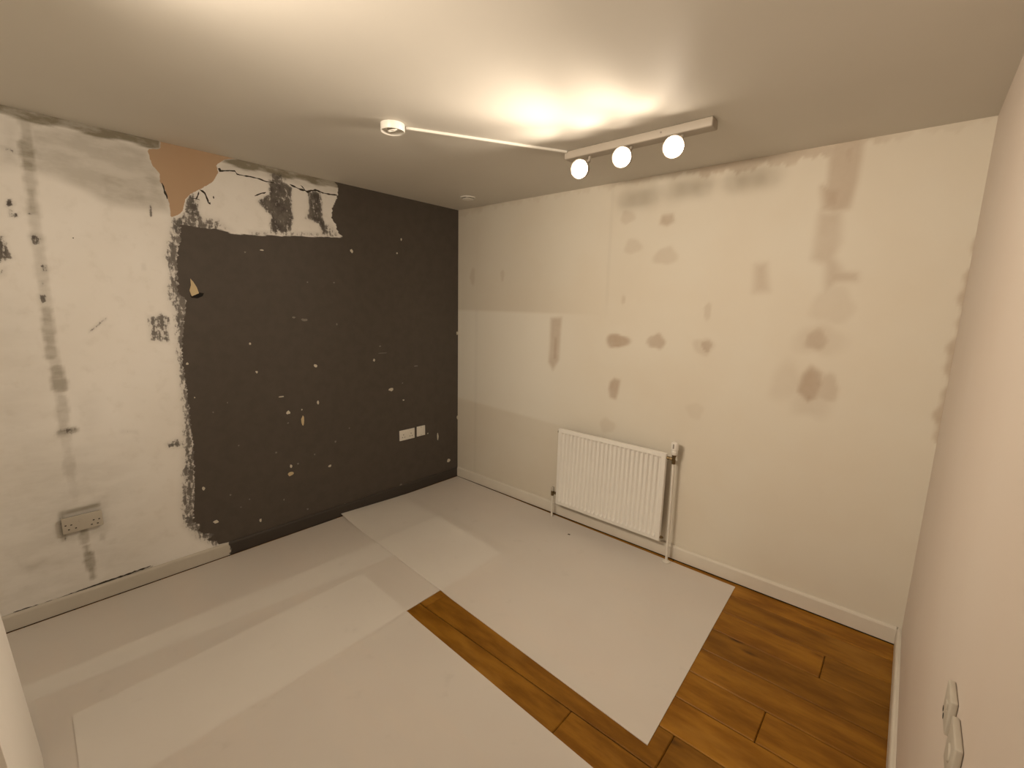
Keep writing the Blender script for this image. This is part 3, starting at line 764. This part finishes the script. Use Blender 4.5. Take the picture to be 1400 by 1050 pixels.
# old socket low on the patchy wall, standing off the plaster
s = sock_empty('double_socket', frame_mtx((0.0, -2.572, 0.462), (1, 0, 0), roll=0.0), 'dull paint-smeared double socket low on the patchy wall', 'socket')
kid(s, 'back_box', box(bmesh.new(), -0.070, 0.070, -0.036, 0.036, 0.0005, 0.017, 0.001, 1), M_hole_shadow)
kid(s, 'faceplate', box(bmesh.new(), -0.076, 0.076, -0.041, 0.041, 0.016, 0.025, 0.0022, 3), M_old, True)
for u, v in ((.085, .47), (.22, .50), (.15, .77), (.32, .76), (.77, .52), (.91, .53), (.71, .78), (.86, .79)):
    px, py = (u - 0.5) * 0.152, (0.5 - v) * 0.082
    kid(s, 'pin_slot', box(bmesh.new(), px - 0.0035, px + 0.0035, py - 0.0025, py + 0.0025, 0.022, 0.0253), M_hole_shadow)
kid(s, 'faceplate_badge', lathe(bmesh.new(), [(0, 0.0262), (0.010, 0.0260), (0.011, 0.0248)], (-0.004, 0.012, 0), (0, 0, 1), 20), M_old, True)
# two plates on the right-hand wall, close to the camera
s = sock_empty('single_socket', frame_mtx((W, -1.683, 0.887), (-1, 0, 0)), 'small off-white socket with two dark holes on the right-hand wall', 'socket')
kid(s, 'faceplate', box(bmesh.new(), -0.035, 0.035, -0.035, 0.035, 0.0005, 0.011, 0.003, 3), M_old, True)  # duller plastic carries the shade on both plates' faces
for px, py in ((-0.024, -0.022), (-0.010, -0.028)):
    kid(s, 'pin_slot', lathe(bmesh.new(), [(0, 0.0114), (0.0055, 0.0114), (0.0055, 0.009)], (px, py, 0), (0, 0, 1), 14), M_hole_shadow)
kid(s, 'rocker_switch', box(bmesh.new(), 0.008, 0.020, 0.004, 0.020, 0.010, 0.0135, 0.001, 2), M_old, True)
s = sock_empty('switch_plate', frame_mtx((W, -1.795, 0.880), (-1, 0, 0)), 'plain off-white wall plate nearest the camera on the right-hand wall, below the small socket', 'wall plate')
kid(s, 'faceplate', box(bmesh.new(), -0.042, 0.042, -0.042, 0.042, 0.0005, 0.011, 0.003, 3), M_old, True)
kid(s, 'cover_disc', lathe(bmesh.new(), [(0, 0.0135), (0.014, 0.0133), (0.016, 0.010)], (0, 0.0, 0), (0, 0, 1), 24), M_old, True)

# ---------------------------------------------------------------- ceiling fixtures with three spots each
def spotlight_bar(x0, x1, y, heads, sgn, aim, beam, spill, bdir, sdir, label):
    """sgn: side of the bar (along y) on which the heads hang"""
    fx = empty('spotlight_bar', ((x0 + x1) / 2, y, H), label, 'ceiling light')
    def fkid(nm, bm, mat, parent=None, smooth=False, label=None):
        bm.transform(Matrix.Translation(-fx.location))
        o = link(nm, bm, mat, parent or fx, smooth)
        if label: o['label'] = label
        return o
    fkid('bar', box(bmesh.new(), x0, x1, y - 0.035, y + 0.035, H - 0.040, H - 0.0005, 0.006, 3), M_metal, smooth=True)
    fkid('screw', lathe(bmesh.new(), [(0, 0.0), (0.004, 0.0), (0.004, 0.003), (0, 0.004)], (x0 + 0.70 * (x1 - x0), y + sgn * 0.0345, H - 0.018), (0, sgn, 0), 10), M_fin, label='small dark fixing screw')
    for hx, hy, hz in heads:
        c = Vector((hx, hy, hz)); back = c - aim * 0.050
        lh = fkid('spot_head', lathe(bmesh.new(), [(0, 0.0), (0.020, 0.001), (0.032, 0.008), (0.040, 0.024), (0.045, 0.045), (0.0465, 0.062), (0.0445, 0.063), (0.042, 0.060), (0.040, 0.050), (0.0, 0.049)], back, aim, 40), M_metal, smooth=True, label='round white spot head')
        fkid('lens', lathe(bmesh.new(), [(0, 0.0565), (0.026, 0.0560), (0.035, 0.0535), (0.0398, 0.050), (0.0, 0.0495)], back, aim, 40), M_lamp, lh, True, label='glowing round lens')
        ap = [Vector((hx, y, H - 0.035)), Vector((hx, y + sgn * 0.008, hz + 0.055)), back + aim * 0.012 + Vector((0, 0, 0.015))]
        fkid('swivel_arm', tube(bmesh.new(), ap, 0.008, 12), M_metal, lh, True)
        for pw, size, blend, bdir in ((beam, 76 if sgn < 0 else 110, 0.6 if sgn < 0 else 1.0, bdir), (spill, 126 if sgn < 0 else 172, 1.0, sdir)):
            if pw <= 0: continue
            ld = bpy.data.lights.new('spot_lamp', 'SPOT')
            ld.energy = pw; ld.color = WARM; ld.shadow_soft_size = 0.035 if sgn < 0 else 0.10
            ld.spot_size = math.radians(size); ld.spot_blend = blend
            lo = bpy.data.objects.new('spot_lamp', ld); COL.objects.link(lo)
            lo.parent = lh
            lo.location = c + aim * 0.035 - fx.location
            lo.rotation_euler = (-bdir).to_track_quat('Z', 'Y').to_euler()
    return fx
spotlight_bar(1.585, 2.335, -0.655, [(1.722, -0.740, 2.280), (1.953, -0.740, 2.293), (2.198, -0.740, 2.290)], -1,
              Vector((0.20, -1.0, -0.24)).normalized(), BEAM_1, SPILL_1, DIR_1, SDIR_1, 'white ceiling bar with three lit round spotlights at the end of the trunking')
spotlight_bar(1.48, 2.23, -2.90, [(1.62, -2.815, 2.285), (1.855, -2.815, 2.285), (2.09, -2.815, 2.285)], 1,
              DIR_2.copy(), BEAM_2, SPILL_2, DIR_2, DIR_2, 'second ceiling bar with three spotlights, above the camera end of the room')

# ---- conduit from the round box to the bar
bxc = Vector((1.176, -1.462, H))
a = Vector((1.196, -1.405, H)); b = Vector((1.600, -0.692, H))
d = (b - a).normalized(); side = Vector((-d.y, d.x, 0))
bm = bmesh.new(); ends = []
for p in (a, b):
    ends.append([bm.verts.new(p + side * s_ + Vector((0, 0, -z_))) for s_, z_ in ((-0.008, 0.0005), (-0.008, 0.008), (-0.005, 0.011), (0.005, 0.011), (0.008, 0.008), (0.008, 0.0005))])
for i in range(6):
    j = (i + 1) % 6; bm.faces.new((ends[0][i], ends[0][j], ends[1][j], ends[1][i]))
bm.faces.new(ends[0]); bm.faces.new(list(reversed(ends[1])))
o = link('cable_trunking', bm, M_plastic)
tag(o, 'thin straight white trunking on the ceiling between the round box and the spotlight bar', 'cable trunking')

# ---- round conduit box
rb = empty('ceiling_box', tuple(bxc), 'round white open box on the ceiling at the end of the trunking', 'junction box')
def bkid(nm, bm, mat, smooth=True, label=None):
    o = link(nm, bm, mat, rb, smooth)
    if label: o['label'] = label
    return o
bkid('box_body', lathe(bmesh.new(), [(0, -0.0005), (0.054, -0.0005), (0.054, -0.030), (0.0525, -0.0325), (0.050, -0.030), (0.050, -0.014), (0, -0.013)], (0, 0, 0), (0, 0, 1), 48), M_plastic)
ring = []
bm = bmesh.new()
RC = Vector((0.034, -0.024, -0.040)); n1, n2 = 28, 8
for i in range(n1):
    a1 = 2 * PI * i / n1; row = []
    for j in range(n2):
        a2 = 2 * PI * j / n2
        r = 0.019 + 0.0022 * math.cos(a2)
        row.append(bm.verts.new(RC + Vector((r * math.cos(a1), r * math.sin(a1) , 0.0022 * math.sin(a2) + 0.006 * math.sin(a1)))))
    ring.append(row)
for i in range(n1):
    for j in range(n2):
        bm.faces.new((ring[i][j], ring[(i + 1) % n1][j], ring[(i + 1) % n1][(j + 1) % n2], ring[i][(j + 1) % n2]))
bkid('ring', bm, M_plastic, label='small white ring under the box')
bkid('terminal_block', box(bmesh.new(), -0.026, 0.004, -0.014, 0.014, -0.022, -0.0125, 0.002, 2), M_old)

# ---- round vent cap near the corner
vc = empty('ceiling_vent', (0.42, -0.285, H), 'small round white cap on the ceiling near the dark corner', 'ceiling vent')
link('rim', lathe(bmesh.new(), [(0, -0.0005), (0.058, -0.0005), (0.058, -0.006), (0.054, -0.009), (0.048, -0.008), (0.046, -0.004), (0, -0.004)], (0, 0, 0), (0, 0, 1), 40), M_plastic, vc, True)
link('cap', lathe(bmesh.new(), [(0, -0.004), (0.018, -0.004), (0.018, -0.013), (0.042, -0.014), (0.040, -0.018), (0, -0.021)], (0, 0, 0), (0, 0, 1), 40), M_plastic, vc, True)

# ---------------------------------------------------------------- white board leaning by the front wall, lower left of the view
lean = math.radians(3.45)
def bpt(x, s, t):                       # s up the board, t thickness towards the room (+y)
    y = -2.887 + 0.069 * 1.0 - s * math.sin(lean) + t * math.cos(lean)
    return Vector((x, y, s * math.cos(lean) + t * math.sin(lean) + 0.014))
bm = bmesh.new()
xa, xb, hb, tb = 1.0, 1.72, 1.45, 0.018
vs = [bm.verts.new(bpt(x, s_, t_)) for x in (xa, xb) for s_ in (0, hb) for t_ in (-tb, 0)]
for f in ((0, 1, 3, 2), (4, 6, 7, 5), (0, 4, 5, 1), (2, 3, 7, 6), (0, 2, 6, 4), (1, 5, 7, 3)): bm.faces.new([vs[i] for i in f])
bmesh.ops.bevel(bm, geom=list(bm.edges), offset=0.0015, segments=1, affect='EDGES')
o = link('leaning_board', bm, M_board)
tag(o, 'tall plain white board at the lower left edge, close to the camera', 'board')
